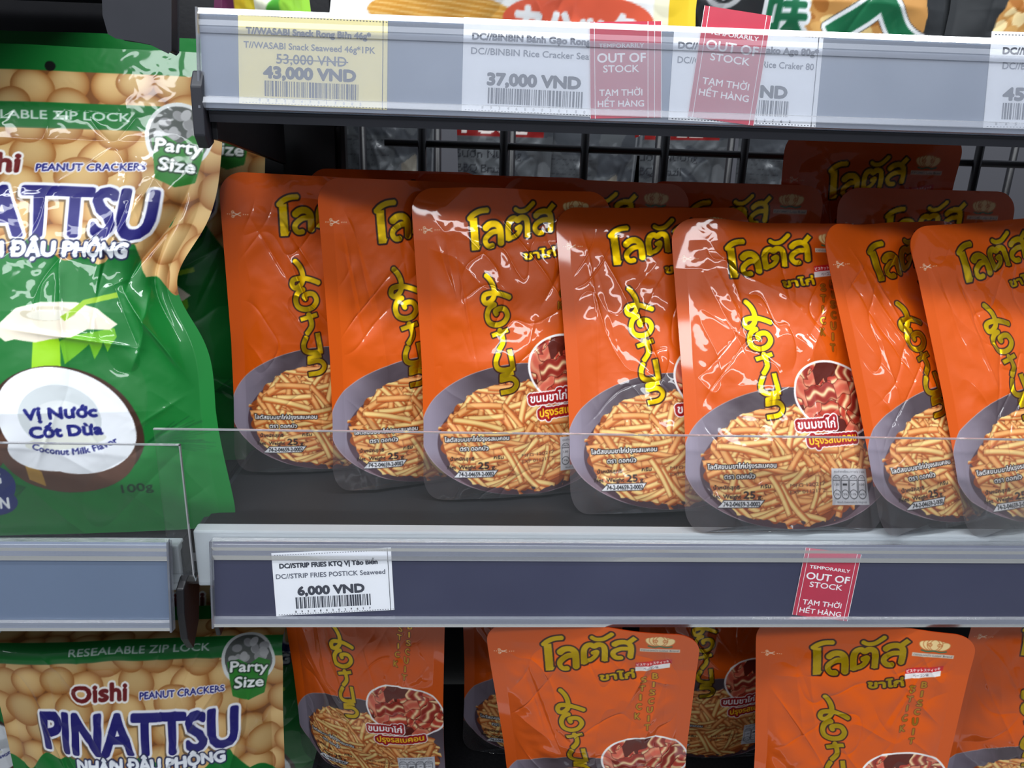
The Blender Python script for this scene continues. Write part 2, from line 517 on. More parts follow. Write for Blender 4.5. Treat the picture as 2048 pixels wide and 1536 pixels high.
    A.put(A.text('*คิดเป็นร้อยละของปริมาณสูงสุด', 35, 18.2, 1.1, 24), (60, 60, 66))
    for i in range(4):
        cx = 35.3+i*6.9
        for rr, cc in ((3.2, (50, 50, 56)), (2.8, (215, 215, 220))):
            k = (np.abs(X-cx) < rr) & (Y > 24) & (Y < 33.5)
            A.put(k | A.disc(cx, 33.5, rr) | A.disc(cx, 24, rr), cc)
        A.put((np.abs(X-cx) < 3) & (np.abs(Y-33.2) < .2), (50, 50, 56)); A.put(A.disc(cx, 24, 3.1) & ~A.disc(cx, 24, 2.7), (50, 50, 56))
        for t, yy in ((['พลังงาน', 'น้ำตาล', 'ไขมัน', 'โซเดียม'][i], 34.2), (['130', '1', '7', '150'][i], 29.8), (['7%', '2%', '11%', '6%'][i], 23.3)):
            A.put(A.text(t, cx-1.9, yy, 1.4, 3.8), (50, 50, 56))
    # tear notch guide
    for xx in (-66, -64.6, -63.2, -55.6, -54.2, -52.8): A.put(A.disc(xx, 184.7, .32), (250, 225, 205))
    A.put(A.stroke([(-62.4, 185.8), (-57.3, 183.6)], .55) | A.stroke([(-62.4, 183.4), (-57.3, 185.9)], .55) |
          (A.disc(-62.6, 186.1, 1.0) & ~A.disc(-62.6, 186.1, .5)) | (A.disc(-62.6, 183.2, 1.0) & ~A.disc(-62.6, 183.2, .5)), (250, 225, 205))
    # maker's flower mark
    for dx in (-7, -4.5, 4.5, 7, -2, 2, 0):
        A.put(A.disc(45+dx*.8, 202-abs(dx)*.12, 3.3, 4.6, -dx*.13), (200, 120, 60))
        A.put(A.disc(45+dx*.8, 202-abs(dx)*.12, 2.8, 4.1, -dx*.13), (246, 214, 150))
    for dx in (-3, 3): A.put(A.disc(45+dx, 202, 1.5) & ~A.disc(45+dx, 202, .9), (200, 110, 50))
    A.put(A.stroke([(37, 197.2), (41, 196.2), (45, 197), (49, 196.2), (53, 197.2)], 1.1), (40, 110, 80))
    A.put((np.abs(X-45) < 13) & (np.abs(Y-193) < 1.6), (214, 196, 180))
    A.put(A.text('ตราดอกบัว Lotus Brand', 33, 192.2, 1.6, 24), (70, 80, 80))
    # katakana banner and the two columns of letters
    rot = .15
    def rp(x, y, w, h): return [(x, y), (x+w, y+w*rot), (x+w, y+w*rot+h), (x, y+h)]
    A.put(A.poly(rp(29.5, 172.5, 23, 4.2)), (235, 228, 226)); A.put(A.poly(rp(29.5, 176.6, 24, 4.2)), (200, 28, 34))
    A.put(A.text('ビスケットスティッキ', 30.5, 177.6, 2.0, 21.5, rot=rot, bold=.1), (255, 245, 240))
    A.put(A.text('ベーコン味', 35, 174.1, 1.9, 10, rot=rot), (60, 50, 60))
    def col(word, x, y, dx, step):
        mm = np.zeros((A.H, A.W), bool)
        for i, ch in enumerate(word):
            w_ = 1.0 if ch == 'I' else 3.6
            mm |= A.text(ch, x+dx*i-w_/2, y-step*i, 5.0, w_, bold=.18)
        A.put(dilate(mm, .42*A.p), (90, 30, 8)); A.put(mm, (236, 176, 50), foil=1)
    col('STICK', 35.5, 163, -.9, 8.0); col('BISCUIT', 43.0, 166, -.6, 7.6)
    return A


def zip_bag_art():
    """printed front of the green peanut bag; positions follow the bag's own print"""
    A = Art(-116, 116, 0, 314, 5, (18, 112, 44))
    X, Y = A.X, A.Y
    g = lambda x, y: ((x-67)*.306, (1092-y)*.311)
    rng = np.random.RandomState(11)
    def nuts(mask, n, seed, r=(13, 17)):
        rng = np.random.RandomState(seed)
        A.put(mask, (128, 78, 36))
        ys, xs = np.nonzero(mask); x0, x1, y0, y1 = A.X[0, xs.min()], A.X[0, xs.max()], A.Y[ys.min(), 0], A.Y[ys.max(), 0]
        pts = []
        for a in np.arange(x0-8, x1+8, 21):
            for b in np.arange(y0-6, y1+8, 19):
                pts.append((a+rng.uniform(-5, 5)+(10 if int((b-y0)/19) % 2 else 0), b+rng.uniform(-4, 4)))
        rng.shuffle(pts)
        for x, y in pts:
            rx = rng.uniform(*r); ry = rx*rng.uniform(.8, .95); an = rng.uniform(-.6, .6)
            i0, i1, j0, j1 = A.box(x-rx, x+rx, y-rx, y+rx)
            if i1 <= i0+1 or j1 <= j0+1: continue
            xx = A.X[j0:j1, i0:i1]-x; yy = A.Y[j0:j1, i0:i1]-y
            u = (xx*math.cos(an)+yy*math.sin(an))/rx; v = (-xx*math.sin(an)+yy*math.cos(an))/ry
            q = u*u+v*v; ins = (q < 1) & mask[j0:j1, i0:i1]
            f = np.clip(1-q**1.6, 0, 1)[..., None]*np.clip(.86+.2*v-.1*u, 0, 1)[..., None]
            t_ = rng.uniform(.9, 1.04)
            cc = np.array([158, 98, 44])*(1-f)+np.array([232, 198, 136])*t_*f
            sub = A.c[j0:j1, i0:i1]; sub[ins, :3] = np.clip(cc, 0, 255)[ins]
    gy = lambda y: (1092-y)*.311
    band = (Y < gy(140)) & (Y > gy(206))
    nuts(band, 60, 1, (12, 14))
    edge = gy(520)+7*np.sin(X*.09+1.2)+4*np.sin(X*.21)
    edge = edge-np.clip((X-62)/25, 0, 1)**2*14
    nuts((Y < gy(256)) & (Y > edge), 200, 2)
    A.put((Y < gy(256)) & (Y > gy(259)), (60, 110, 60))
    A.put(A.text('RESEALABLE ZIP LOCK', -51, gy(240), 5.4, 108, bold=.12), (196, 214, 200))
    A.put(A.disc(*g(95, 131), 3.2), (8, 14, 10)); 
    # party badge
    bx, by = g(352, 292)
    A.put(A.disc(bx, by+8, 21, 22), (225, 228, 225)); A.put(A.disc(bx, by+8, 18.5, 19.5), (92, 96, 92))
    for i in range(16): A.put(A.disc(bx+rng.uniform(-13, 13), by+rng.uniform(8, 22), 4, 3, rng.uniform(0, 3)), (150+rng.randint(0, 40),)*3)
    A.put(A.poly([(bx-17, by+6), (bx-12, by-21), (bx, by-26), (bx+12, by-22), (bx+17, by+6), (bx+8, by+9), (bx, by+3), (bx-8, by+8)]), (46, 128, 44))
    for t, x, y, w, h, r in (('Party', -14.5, -2, 29, 8.5, -.06), ('Size', -11, -15, 22, 8.5, -.05)):
        t_ = A.text(t, bx+x, by+y, h, w, rot=r, bold=.5)
        A.put(dilate(t_, 1.0*A.p), (30, 60, 34)); A.put(t_, (246, 248, 246))
    def title(t, x, y, h, w, col, out, bold, o, rot=0, skew=0, arc=None):
        m = A.text(t, x, y, h, w, rot=rot, bold=bold, skew=skew, arc=arc)
        A.put(dilate(m, o*A.p), out); A.put(m, col); return m
    x0 = g(67, 0)[0]
    title('Oishi', *g(-100, 357), 12.5, 43, (112, 26, 28), (250, 246, 240), .9, 1.6, rot=.02)
    A.put(A.text('®', *g(20, 356), 2.6), (110, 70, 40))
    title('PEANUT CRACKERS', *g(76, 353), 5.0, 66, (34, 36, 120), (235, 232, 240), .25, .8, rot=.045)
    big = A.text('PINATTSU', *g(-190, 486), 31, 157, rot=.0, bold=1.6)
    sh = np.roll(np.roll(big, -11, 0), -9, 1)
    A.put(dilate(sh, 1.2*A.p), (120, 96, 66)); A.put(dilate(big, 1.9*A.p), (246, 246, 250)); A.put(big, (36, 32, 112))
    title('NHÂN ĐẬU PHỘNG', *g(-95, 531), 9.0, 118, (240, 244, 250), (40, 44, 80), .7, 1.3, rot=.01)
    # coconut drink
    A.put(A.disc(*g(150, 815), 49, 50), (40, 112, 52), k=.55)
    A.put(A.poly([g(95, 690), g(150, 690), g(152, 755), g(95, 755)]), (150, 205, 30))
    A.put(A.poly([g(*p) for p in ((150, 700), (180, 688), (260, 672), (262, 690), (240, 720), (236, 700), (215, 735), (208, 705), (190, 720), (160, 745))]), (110, 180, 40))
    A.put(A.poly([g(*p) for p in ((18, 684), (30, 662), (60, 634), (110, 622), (180, 622), (230, 634), (268, 664), (250, 676), (205, 676), (175, 692), (130, 696), (100, 702), (60, 696), (42, 700))]), (238, 226, 206))
    A.put(A.disc(*g(125, 645), 17, 4.6), (205, 196, 172)); A.put(A.disc(*g(128, 648), 14, 3.4), (226, 222, 206))
    A.put(A.stroke([g(158, 656), g(198, 622), g(278, 604)], 3.4, smooth=False), (150, 190, 40))
    # palm leaves
    for bxp, byp, a0, a1, n in ((300, 905, -.5, 1.0, 30), (60, 990, 2.6, 4.4, 22)):
        for i in range(n):
            a = a0+(a1-a0)*i/n
            L = 100+30*math.sin(i*1.3)
            A.put(A.stroke([g(bxp, byp), g(bxp+L*math.cos(a), byp-L*.5*math.sin(a)-10*math.sin(i))], .45, smooth=False), (12, 84, 38))
    # other half at the far left
    A.put(A.disc(*g(-70, 865), 38, 36, .3), (84, 50, 34)); A.put(A.disc(*g(-66, 860), 34, 31, .3), (240, 242, 245)); A.put(A.disc(*g(-60, 860), 19, 15), (206, 210, 206))
    # coconut half
    A.put(A.disc(*g(148, 872), 46, 38, -.28), (66, 44, 34)); A.put(A.disc(*g(146, 920), 40, 26, -.1), (92, 62, 48))
    A.put(A.poly([g(60, 930), g(95, 960), g(100, 990), g(70, 975)]), (170, 130, 60))
    A.put(A.disc(*g(152, 858), 41.5, 32, -.4), (240, 243, 248)); A.put(A.disc(*g(154, 902), 36, 17.5, .12), (240, 243, 248))
    A.put(A.disc(*g(145, 850), 24, 20, -.2), (206, 212, 214)); A.put(A.disc(*g(150, 865), 19, 15, -.2), (222, 226, 226)); A.put(A.disc(*g(150, 898), 24, 5, .1), (222, 224, 214))
    nb = (38, 42, 120)
    A.put(A.text('Vị Nước', *g(79, 854), 6.6, 42, rot=.04, bold=.55), nb)
    A.put(A.text('Cốt Dừa', *g(85, 890), 6.6, 42, rot=.04, bold=.55), nb)
    A.put(A.text('Coconut Milk Flavor', *g(82, 930), 3.9, 52, rot=.06, bold=.22, arc=60), nb)
    A.put(A.text('100g', *g(243, 1008), 5.2, 17, rot=.06, bold=.25), (14, 50, 26))
    # blue badge
    A.put(A.disc(*g(-22, 990), 19, 15, .2) | A.disc(*g(-10, 1020), 15, 9), (34, 44, 110))
    A.put(A.text('TRỌNG', *g(-64, 982), 7.0, 23, bold=.5), (245, 248, 250)); A.put(A.text('LƯỢN', *g(-54, 1034), 7.0, 23, bold=.5), (245, 248, 250))
    return A


# ------------------------------------------------------------------ flexible bags
def film_mat(name, rough=.4, coat=1.0, coatr=.07, bumps=.12, metal=0.0, scale=1.0):
    m = bpy.data.materials.new(name); m.use_nodes = True
    nt = m.node_tree; N = nt.nodes; Lk = nt.links; b = N['Principled BSDF']; out = N['Material Output']
    at = N.new('ShaderNodeAttribute'); at.attribute_name = 'print'
    fo = N.new('ShaderNodeAttribute'); fo.attribute_name = 'foil'
    Lk.new(at.outputs['Color'], b.inputs['Base Color'])
    mx = N.new('ShaderNodeMath'); mx.operation = 'MAXIMUM'; mx.inputs[1].default_value = metal
    Lk.new(fo.outputs['Fac'], mx.inputs[0]); Lk.new(mx.outputs[0], b.inputs['Metallic'])
    b.inputs['Roughness'].default_value = rough
    b.inputs['Coat Weight'].default_value = coat; b.inputs['Coat Roughness'].default_value = coatr
    b.inputs['Specular IOR Level'].default_value = .25
    tc = N.new('ShaderNodeTexCoord'); mp = N.new('ShaderNodeMapping'); mp.inputs['Scale'].default_value = (1, 1, .55)
    n1 = N.new('ShaderNodeTexNoise'); n1.inputs['Scale'].default_value = 38*scale; n1.inputs['Detail'].default_value = 3; n1.inputs['Distortion'].default_value = .6
    n1.noise_type = 'RIDGED_MULTIFRACTAL'
    Lk.new(tc.outputs['Object'], mp.inputs[0]); Lk.new(mp.outputs[0], n1.inputs['Vector'])
    bp = N.new('ShaderNodeBump'); bp.inputs['Strength'].default_value = bumps; bp.inputs['Distance'].default_value = .002
    Lk.new(n1.outputs['Fac'], bp.inputs['Height'])
    Lk.new(bp.outputs[0], b.inputs['Normal']); Lk.new(bp.outputs[0], b.inputs['Coat Normal'])
    tr = N.new('ShaderNodeBsdfTransparent'); tr.inputs[0].default_value = (.93, .94, .95, 1)
    gl = N.new('ShaderNodeBsdfGlossy'); gl.inputs['Roughness'].default_value = .12; Lk.new(bp.outputs[0], gl.inputs['Normal'])
    fr = N.new('ShaderNodeFresnel'); fr.inputs[0].default_value = 1.5; Lk.new(bp.outputs[0], fr.inputs['Normal'])
    ad = N.new('ShaderNodeMath'); ad.operation = 'ADD'; ad.inputs[1].default_value = .10; Lk.new(fr.outputs[0], ad.inputs[0])
    ms = N.new('ShaderNodeMixShader'); Lk.new(ad.outputs[0], ms.inputs[0]); Lk.new(tr.outputs[0], ms.inputs[1]); Lk.new(gl.outputs[0], ms.inputs[2])
    m2 = N.new('ShaderNodeMixShader'); Lk.new(at.outputs['Alpha'], m2.inputs[0]); Lk.new(ms.outputs[0], m2.inputs[1]); Lk.new(b.outputs[0], m2.inputs[2])
    Lk.new(m2.outputs[0], out.inputs[0])
    return m


M['film'] = film_mat('printed_foil_film', bumps=.06, coatr=.045, coat=.7)
M['bagfilm'] = film_mat('printed_plastic_film', bumps=.07, scale=.7, coat=.55, coatr=.05)
M['packfilm'] = film_mat('silver_pack_film', metal=.1, rough=.45, coat=.3, coatr=.15)
M['back'] = pmat('orange_pouch_back', S(200, 70, 14), .35, coat=.6)
_b = M['back'].node_tree; _pb = _b.nodes['Principled BSDF']; _tc2 = _b.nodes.new('ShaderNodeTexCoord'); _sx = _b.nodes.new('ShaderNodeSeparateXYZ')
_gt = _b.nodes.new('ShaderNodeMath'); _gt.operation = 'GREATER_THAN'; _gt.inputs[1].default_value = .034
_mx = _b.nodes.new('ShaderNodeMath'); _mx.operation = 'MAXIMUM'; _mx.inputs[1].default_value = .06
_b.links.new(_tc2.outputs['Object'], _sx.inputs[0]); _b.links.new(_sx.outputs['Z'], _gt.inputs[0]); _b.links.new(_gt.outputs[0], _mx.inputs[0]); _b.links.new(_mx.outputs[0], _pb.inputs['Alpha'])
M['gback'] = pmat('green_bag_back', S(20, 110, 40), .35, coat=.6)
M['clearfilm'] = clear_mat('clear_gusset_film', .05, S(200, 200, 205), .1, .12, (.92, .93, .94, 1))


def seg_dist(X, Y, ax, ay, bx, by):
    dx, dy = bx-ax, by-ay; L2 = dx*dx+dy*dy
    t = np.clip(((X-ax)*dx+(Y-ay)*dy)/L2, 0, 1)
    return np.hypot(X-ax-t*dx, Y-ay-t*dy), t


def panel(name, art, samp, f, W, H, R, step, seed, mat, parent, depth=16, narrow=5, seal=9, header=26, foldamp=1.0,
          wave=2.6, bend=None, low=.62, creases=(), edge_low=8, pinch=None):
    """one printed sheet of a bag: outline with round corners, bulging over the contents, creased"""
    hw0 = W/2
    rows = [0.0]
    y = 0.0
    while y < H-1e-6:
        near = min(y, H-y)
        y += step*(.35 if near < 3 else .7 if near < 8 else 1.0)
        rows.append(min(y, H))
    rows = np.array(rows); nx = int(round(W/step))+1
    uu = np.linspace(-1, 1, nx)
    U, Y = np.meshgrid(uu, rows)
    prof = np.interp(rows, [0, H*.05, H*.25, H*.45, H*.68, H-header, H], [low, low+.15, 1, .93, .5, .06, 0])
    ins = np.zeros_like(rows)
    t = H-rows; k = t < R; ins[k] = R-np.sqrt(np.maximum(0, R*R-(R-t[k])**2))
    Rb = edge_low*2.2; t = rows; k = t < Rb; ins[k] = (Rb-np.sqrt(np.maximum(0, Rb*Rb-(Rb-t[k])**2)))*.75
    hw = hw0-narrow*prof-ins
    hs = hw0-narrow*prof
    X = U*hw[:, None]
    Xp = np.zeros_like(X)
    if pinch:
        for py_, am, sg in pinch: Xp -= np.clip((U-.3)/.7, 0, 1)*am*np.exp(-((rows[:, None]-py_)/sg)**2)
    xs = X/hs[:, None]                          # -1..1 across the unsqueezed bag
    XA = xs*hw0                                 # where the print lies
    inner = (hw0-seal)/hw0
    q = np.clip(np.abs(xs)/inner, 0, 1)
    B = depth*prof[:, None]*(1-q**2.3)
    inside = np.clip((1-q)*6, 0, 1)*np.clip((H-header*.7-Y)/14, 0, 1)
    rng = np.random.RandomState(seed)
    h = B.copy()
    h += foldamp*inside*(1.1*noise2(X, Y, W*.22, seed+1, 2)+.35*noise2(X, Y, W*.08, seed+2))
    r1 = 1-np.abs(noise2(X+.4*Y, Y*.45, W*.16, seed+3)); h += foldamp*inside*.6*r1**5
    r2 = 1-np.abs(noise2(X-.3*Y, Y*.6, W*.12, seed+4)); h -= foldamp*inside*.55*r2**6
    cr = list(creases)
    for s in (-1, 1):
        for _ in range(3):
            x0 = s*rng.uniform(.45, .8)*hw0; y0 = H-header-rng.uniform(0, .08)*H
            cr.append((x0, y0, x0-s*rng.uniform(.1, .5)*hw0, y0-rng.uniform(.2, .45)*H, rng.choice([-1, 1])*rng.uniform(.7, 1.6), rng.uniform(1.2, 3)))
    for _ in range(4):
        x0 = rng.uniform(-.6, .6)*hw0; y0 = rng.uniform(.05, .6)*H
        cr.append((x0, y0, x0+rng.uniform(-.3, .3)*hw0, y0+rng.uniform(.05, .15)*H, rng.choice([-1, 1])*rng.uniform(.4, 1.1), rng.uniform(1, 2)))
    for ax, ay, bx, by, amp, w in cr:
        d, t_ = seg_dist(X, Y, ax, ay, bx, by)
        h += foldamp*amp*np.exp(-np.sqrt(d*d+.15)/w)*np.sin(np.pi*np.clip(t_, .03, .97))*np.clip((1-q)*8, 0, 1)
    top = np.clip((Y-(H-header*1.6))/(header*1.6), 0, 1)
    h += wave*top*noise2(X, Y*.3, W*.3, seed+7)*1.6
    h += .05*noise2(X, Y, 4.0, seed+8)*np.clip((1-q)*4, 0, 1)
    Ym = Y.copy()
    if bend:
        yb, rad, amax = bend
        s_ = np.clip(Y-yb, 0, None); a = np.minimum(s_/rad, amax); ex = s_-a*rad
        Yb = rad*np.sin(a)+ex*np.cos(a); back = rad*(1-np.cos(a))+ex*np.sin(a)
        Ym = np.where(Y > yb, yb+Yb, Y); h = h*np.cos(a)-back
    n = X.size
    co = np.empty((n, 3), np.float32)
    co[:, 0] = (X+Xp).ravel()/1000; co[:, 1] = -h.ravel()/1000; co[:, 2] = Ym.ravel()/1000
    me = grid_mesh(name, co, len(rows), nx)
    gx = np.clip((XA-art.x0)*art.p/f-.5, 0, samp.shape[1]-1.001); gy_ = np.clip((Y-art.y0)*art.p/f-.5, 0, samp.shape[0]-1.001)
    ix = gx.astype(int); iy = gy_.astype(int); fx = (gx-ix)[..., None]; fy = (gy_-iy)[..., None]
    v = (samp[iy, ix]*(1-fx)+samp[iy, ix+1]*fx)*(1-fy)+(samp[iy+1, ix]*(1-fx)+samp[iy+1, ix+1]*fx)*fy
    v = v.reshape(-1, 5)
    rgba = np.empty((n, 4), np.float32); rgba[:, :3] = lin(v[:, :3]); rgba[:, 3] = v[:, 3]
    ca = me.color_attributes.new('print', 'FLOAT_COLOR', 'POINT'); ca.data.foreach_set('color', rgba.ravel())
    fa = me.attributes.new('foil', 'FLOAT', 'POINT'); fa.data.foreach_set('value', np.ascontiguousarray(v[:, 4]))
    me.materials.append(mat)
    o = bpy.data.objects.new(name, me); COL.objects.link(o); o.parent = parent
    # matching outline for the back sheet
    return o, (rows, hw, hs, hw0, seal, prof, Ym, h, top, wave, seed, Xp)


def grid_mesh(name, co, ny, nx):
    me = bpy.data.meshes.new(name)
    idx = np.arange(ny*nx).reshape(ny, nx)
    q = np.stack([idx[:-1, :-1], idx[:-1, 1:], idx[1:, 1:], idx[1:, :-1]], -1).reshape(-1, 4)
    me.vertices.add(len(co)); me.vertices.foreach_set('co', np.ascontiguousarray(co, np.float32).ravel())
    me.loops.add(q.size); me.loops.foreach_set('vertex_index', q.ravel().astype(np.int32))
    me.polygons.add(len(q)); me.polygons.foreach_set('loop_start', np.arange(0, q.size, 4, dtype=np.int32))
    me.polygons.foreach_set('use_smooth', np.ones(len(q), bool))
    me.update(calc_edges=True)
    return me


def back_sheet(info, parent, mat, name='back_panel', depth=5, clear_below=0, H=None, gmat=None):
    rows, hw, hs, hw0, seal, prof, Ym, h, top, wave, seed, Xp = info
    sel = np.unique(np.r_[0:len(rows):6, len(rows)-8:len(rows), 0:6])
    nx = h.shape[1]; cs = np.unique(np.linspace(0, nx-1, 41).astype(int))
    uu = np.linspace(-1, 1, nx)[cs]
    X = uu[None]*hw[sel][:, None]; q = np.clip(np.abs(X/hs[sel][:, None])*hw0/(hw0-seal), 0, 1)
    edge = h[sel][:, [0]]*(1-(uu[None]+1)/2)+h[sel][:, [-1]]*((uu[None]+1)/2)
    flat = h[np.ix_(sel, cs)]
    tt = np.clip(top[np.ix_(sel, cs)]*1.5, 0, 1)
    hh = (edge-depth*prof[sel][:, None]*(1-q**2.3))*(1-tt)+(flat-.5)*tt-.15
    Yy = Ym[np.ix_(sel, cs)]
    co = np.stack([(X+Xp[np.ix_(sel, cs)])/1000, -hh/1000, Yy/1000], -1).reshape(-1, 3)
    me = grid_mesh(name, co, len(sel), len(cs)); me.materials.append(mat)
    o = bpy.data.objects.new(name, me); COL.objects.link(o); o.parent = parent
    # bottom gusset closing front and back
    if gmat:
        f0 = np.stack([np.linspace(-1, 1, nx)[cs]*hw[0], h[0][cs], Ym[0][cs]], -1)
        b0 = np.stack([X[0], hh[0], Yy[0]], -1)
        mid = (f0+b0)/2; mid[:, 2] += 5*(1-uu**2)
        vv = np.vstack([f0, mid, b0])[:, [0, 1, 2]]/1000; vv[:, 1] *= -1
        m2 = grid_mesh('bottom_gusset', vv, 3, len(cs)); m2.materials.append(gmat)
        g = bpy.data.objects.new('bottom_gusset', m2); COL.objects.link(g); g.parent = parent
    return o


def pose(x, y, z, lean, roll, yaw):
    r = math.radians
    return Matrix.Translation((x/1000, y/1000, z/1000)) @ Matrix.Rotation(r(yaw), 4, 'Z') @ Matrix.Rotation(r(lean), 4, 'X') @ Matrix.Rotation(r(roll), 4, 'Y')


PA = stick_pouch_art(); PS = PA.blur_sample(3)
GA = zip_bag_art(); GS = GA.blur_sample(2)


def pouch(name, ps, label, seed, step=.36, group='orange stick snack pouches', **kw):
    root = empty(name, pose(*ps)); tag(root, label, 'snack pouch', group)
    k = dict(depth=12.5, narrow=4.5, header=22); k.update(kw)
    o, info = panel('front_panel', PA, PS, 3, 140.5, k.pop('H', 213), 16, step, seed, M['film'], root, **k)
    back_sheet(info, root, M['back'], gmat=M['clearfilm'])
    return root


def copy_tree(root, mat, label, group=None):
    c = root.copy(); COL.objects.link(c); c.matrix_world = mat; c['label'] = label
    if group: c['group'] = group
    for ch in root.children:
        d = ch.copy(); COL.objects.link(d); d.parent = c
    return c


FR = 'orange stick snack pouches'
Z0 = -247
pouch('snack_pouch', (-108, 545, Z0+1, -6, 2.1, 13.3), 'orange stick snack pouch, leftmost on the middle shelf, beside the tall green bag', 21, group=FR)
pouch('snack_pouch', (-35, 525, Z0+1, -6.5, 2.0, 24), 'orange stick snack pouch second from left on the middle shelf, turned half away', 37, group=FR)
pouch('snack_pouch', (32.5, 503, Z0+1, -12.5, .6, 11.0), 'third orange pouch from left on the middle shelf, whole wavy top edge showing', 45, group=FR, wave=3.0)
pouch('snack_pouch', (134.0, 479, Z0+1, -22.0, -.8, 4.3), 'orange pouch just left of the frontmost one, overlapping the wavy-topped one', 58, group=FR,
      creases=[(-20, 150, 2, 78, 1.8, 1.6), (-44, 158, -46, 60, 1.2, 2.0)])
pouch('snack_pouch', (207.5, 451, Z0+1, -26.5, .2, 2.0), 'frontmost orange stick snack pouch on the middle shelf, nutrition box and bacon oval fully showing', 64, group=FR, step=.34, low=.35)
pouch('snack_pouch', (331.5, 463.9, Z0+1, -25.9, -.2, 19.1), 'orange pouch squeezed between the frontmost pouch and the one at the right end', 72, group=FR,
      creases=[(-40, 165, -8, 85, 1.3, 1.1), (-42, 140, -38, 70, .8, 1.0)])
pouch('snack_pouch', (392.5, 464, Z0+1, -23.8, -2.7, 14.7), 'orange stick snack pouch at the right end of the middle shelf', 83, group=FR,
      creases=[(-36, 150, -26, 80, 1.0, 1.0), (-20, 120, -34, 70, -.9, 1.2)])
BR = 'orange pouches standing behind the front row'
bk0 = pouch('snack_pouch', (-64, 640, Z0+1, -2, 0, 2), 'dim orange pouch standing behind the two leftmost front pouches', 91, step=.8, group=BR)
for x, y, z, le, ro, ya, lab in ((22, 612, Z0+1, -1, 0, -3, 'dim orange pouch behind the wavy-topped third pouch, only a dark top strip showing'),
                                 (86, 582, Z0+1, -2, 1, 2, 'dim orange pouch whose rounded right shoulder shows between third and fourth pouches'),
                                 (346, 586, Z0+1, -3, 0, 1, 'dim orange pouch behind the two rightmost pouches, below the raised one')):
    copy_tree(bk0, pose(x, y, z, le, ro, ya), lab)
bk1 = pouch('snack_pouch', (197, 598, Z0+1, -2, 0, -1), 'dim orange pouch with creased shiny header behind the frontmost pouch', 95, step=.7, group=BR, wave=4.0, foldamp=1.6)
pouch('snack_pouch', (310, 622, Z0+32, -1, 0, -1), 'orange pouch raised above the others at the back right, top of its gold logo showing', 141, group=BR, step=.7, H=222)
LR = 'orange pouches on the bottom shelf'
ZL = -526
pouch('snack_pouch', (-80, 530, ZL+2, 4, 0, -19), 'orange pouch on the bottom shelf beside the lower green bag, bacon oval in shade', 103, group=LR, step=.45)
pouch('snack_pouch', (100.8, 470, ZL+13, 11, -4.4, -8.4), 'front orange pouch on the bottom shelf, full gold logo, right of the white tag', 111, group=LR, step=.36, H=209)
pouch('snack_pouch', (287.5, 450.2, ZL+1, 3.1, -4.6, -12.9), 'front orange pouch on the bottom shelf below the red strip, flower mark showing', 127, group=LR, step=.36)
lb = pouch('snack_pouch', (62, 562, ZL, 2, 0, 2), 'shaded orange pouch on the bottom shelf, a sliver between two nearer pouches', 131, group=LR, step=.6)
copy_tree(lb, pose(212, 556, ZL, 4, -1, -3), 'shaded orange pouch on the bottom shelf between the two front ones, half covered')
copy_tree(lb, pose(444, 476, ZL, 3, -2, -6), 'bright orange pouch on the bottom shelf at the right edge of the picture')


def zbag(name, ps, label, seed, step=.5, group=None, **kw):
    root = empty(name, pose(*ps)); tag(root, label, 'snack bag', group)
    k = dict(depth=30, narrow=7, seal=10, header=60, foldamp=1.6, wave=3, low=.3, edge_low=6); k.update(kw)
    o, info = panel('front_panel', GA, GS, 2, 228, 312, 14, step, seed, M['bagfilm'], root, **k)
    back_sheet(info, root, M['gback'], depth=12, gmat=M['gback'])
    return root


GG = 'green peanut cracker bags'
zbag('peanut_bag', (-276, 463, Z0-9, -17, 0, 4), 'tall green and cream peanut cracker bag at the left on the middle shelf', 211, group=GG,
     creases=[(85, 205, 92, 120, -4, 4), (88, 160, 60, 100, 2.5, 3), (20, 190, 30, 90, 2.0, 2.5), (98, 235, 66, 150, -5, 5), (64, 160, 96, 90, 4, 4), (-10, 130, 70, 118, 1.8, 2), (10, 175, 80, 182, 2, 3)], pinch=[(162, 24, 34), (0, -9, 50)])
gb2 = zbag('peanut_bag', (-266, 580, Z0-9, -4, 0, 3), 'shaded green peanut bag mostly hidden behind the tall one, right edge showing', 223, step=.8, group=GG)
zbag('peanut_bag', (-253, 504, -664, -6, -2, 0), 'lower left green peanut cracker bag with its top folded back', 231, group=GG, step=.5, bend=(262, 12, 1.35), wave=5)
copy_tree(gb2, pose(-228, 600, -640, -4, 0, 2), 'shaded green peanut bag behind the lower one, upper right corner under the rail gap')
copy_tree(gb2, pose(-458, 585, -600, -6, 0, 2), 'shaded green peanut bag behind the lower one, far left under the rail')


# ------------------------------------------------------------------ shelves, rails and fixtures
def shelf(name, label, x0, x1, yf, yb, z, lip, label_parts=True):
    r = empty(name, loc=(x0, yf, z)); tag(r, label, 'shelf')
    def loc(mb): mb.v = [(a-x0, b-yf, c-z) for a, b, c in mb.v]; return mb
    loc(MB().box(x0, x1, yf+.006, yb, z-.022, z-.0015)).build('deck', M['dark_steel'], r)
    loc(MB().box(x0+.004, x1, yf+.010, yb, z-.0015, z)).build('rubber_mat', M['black_mat'], r)
    loc(MB().prism([(yf, z), (yf+.010, z+.0004), (yf+.010, z-.004), (yf+.004, z-.006), (yf+.004, z-lip), (yf, z-lip)], x0, x1)).build('front_lip', M['steel'], r, bevel=.0012)
    return r


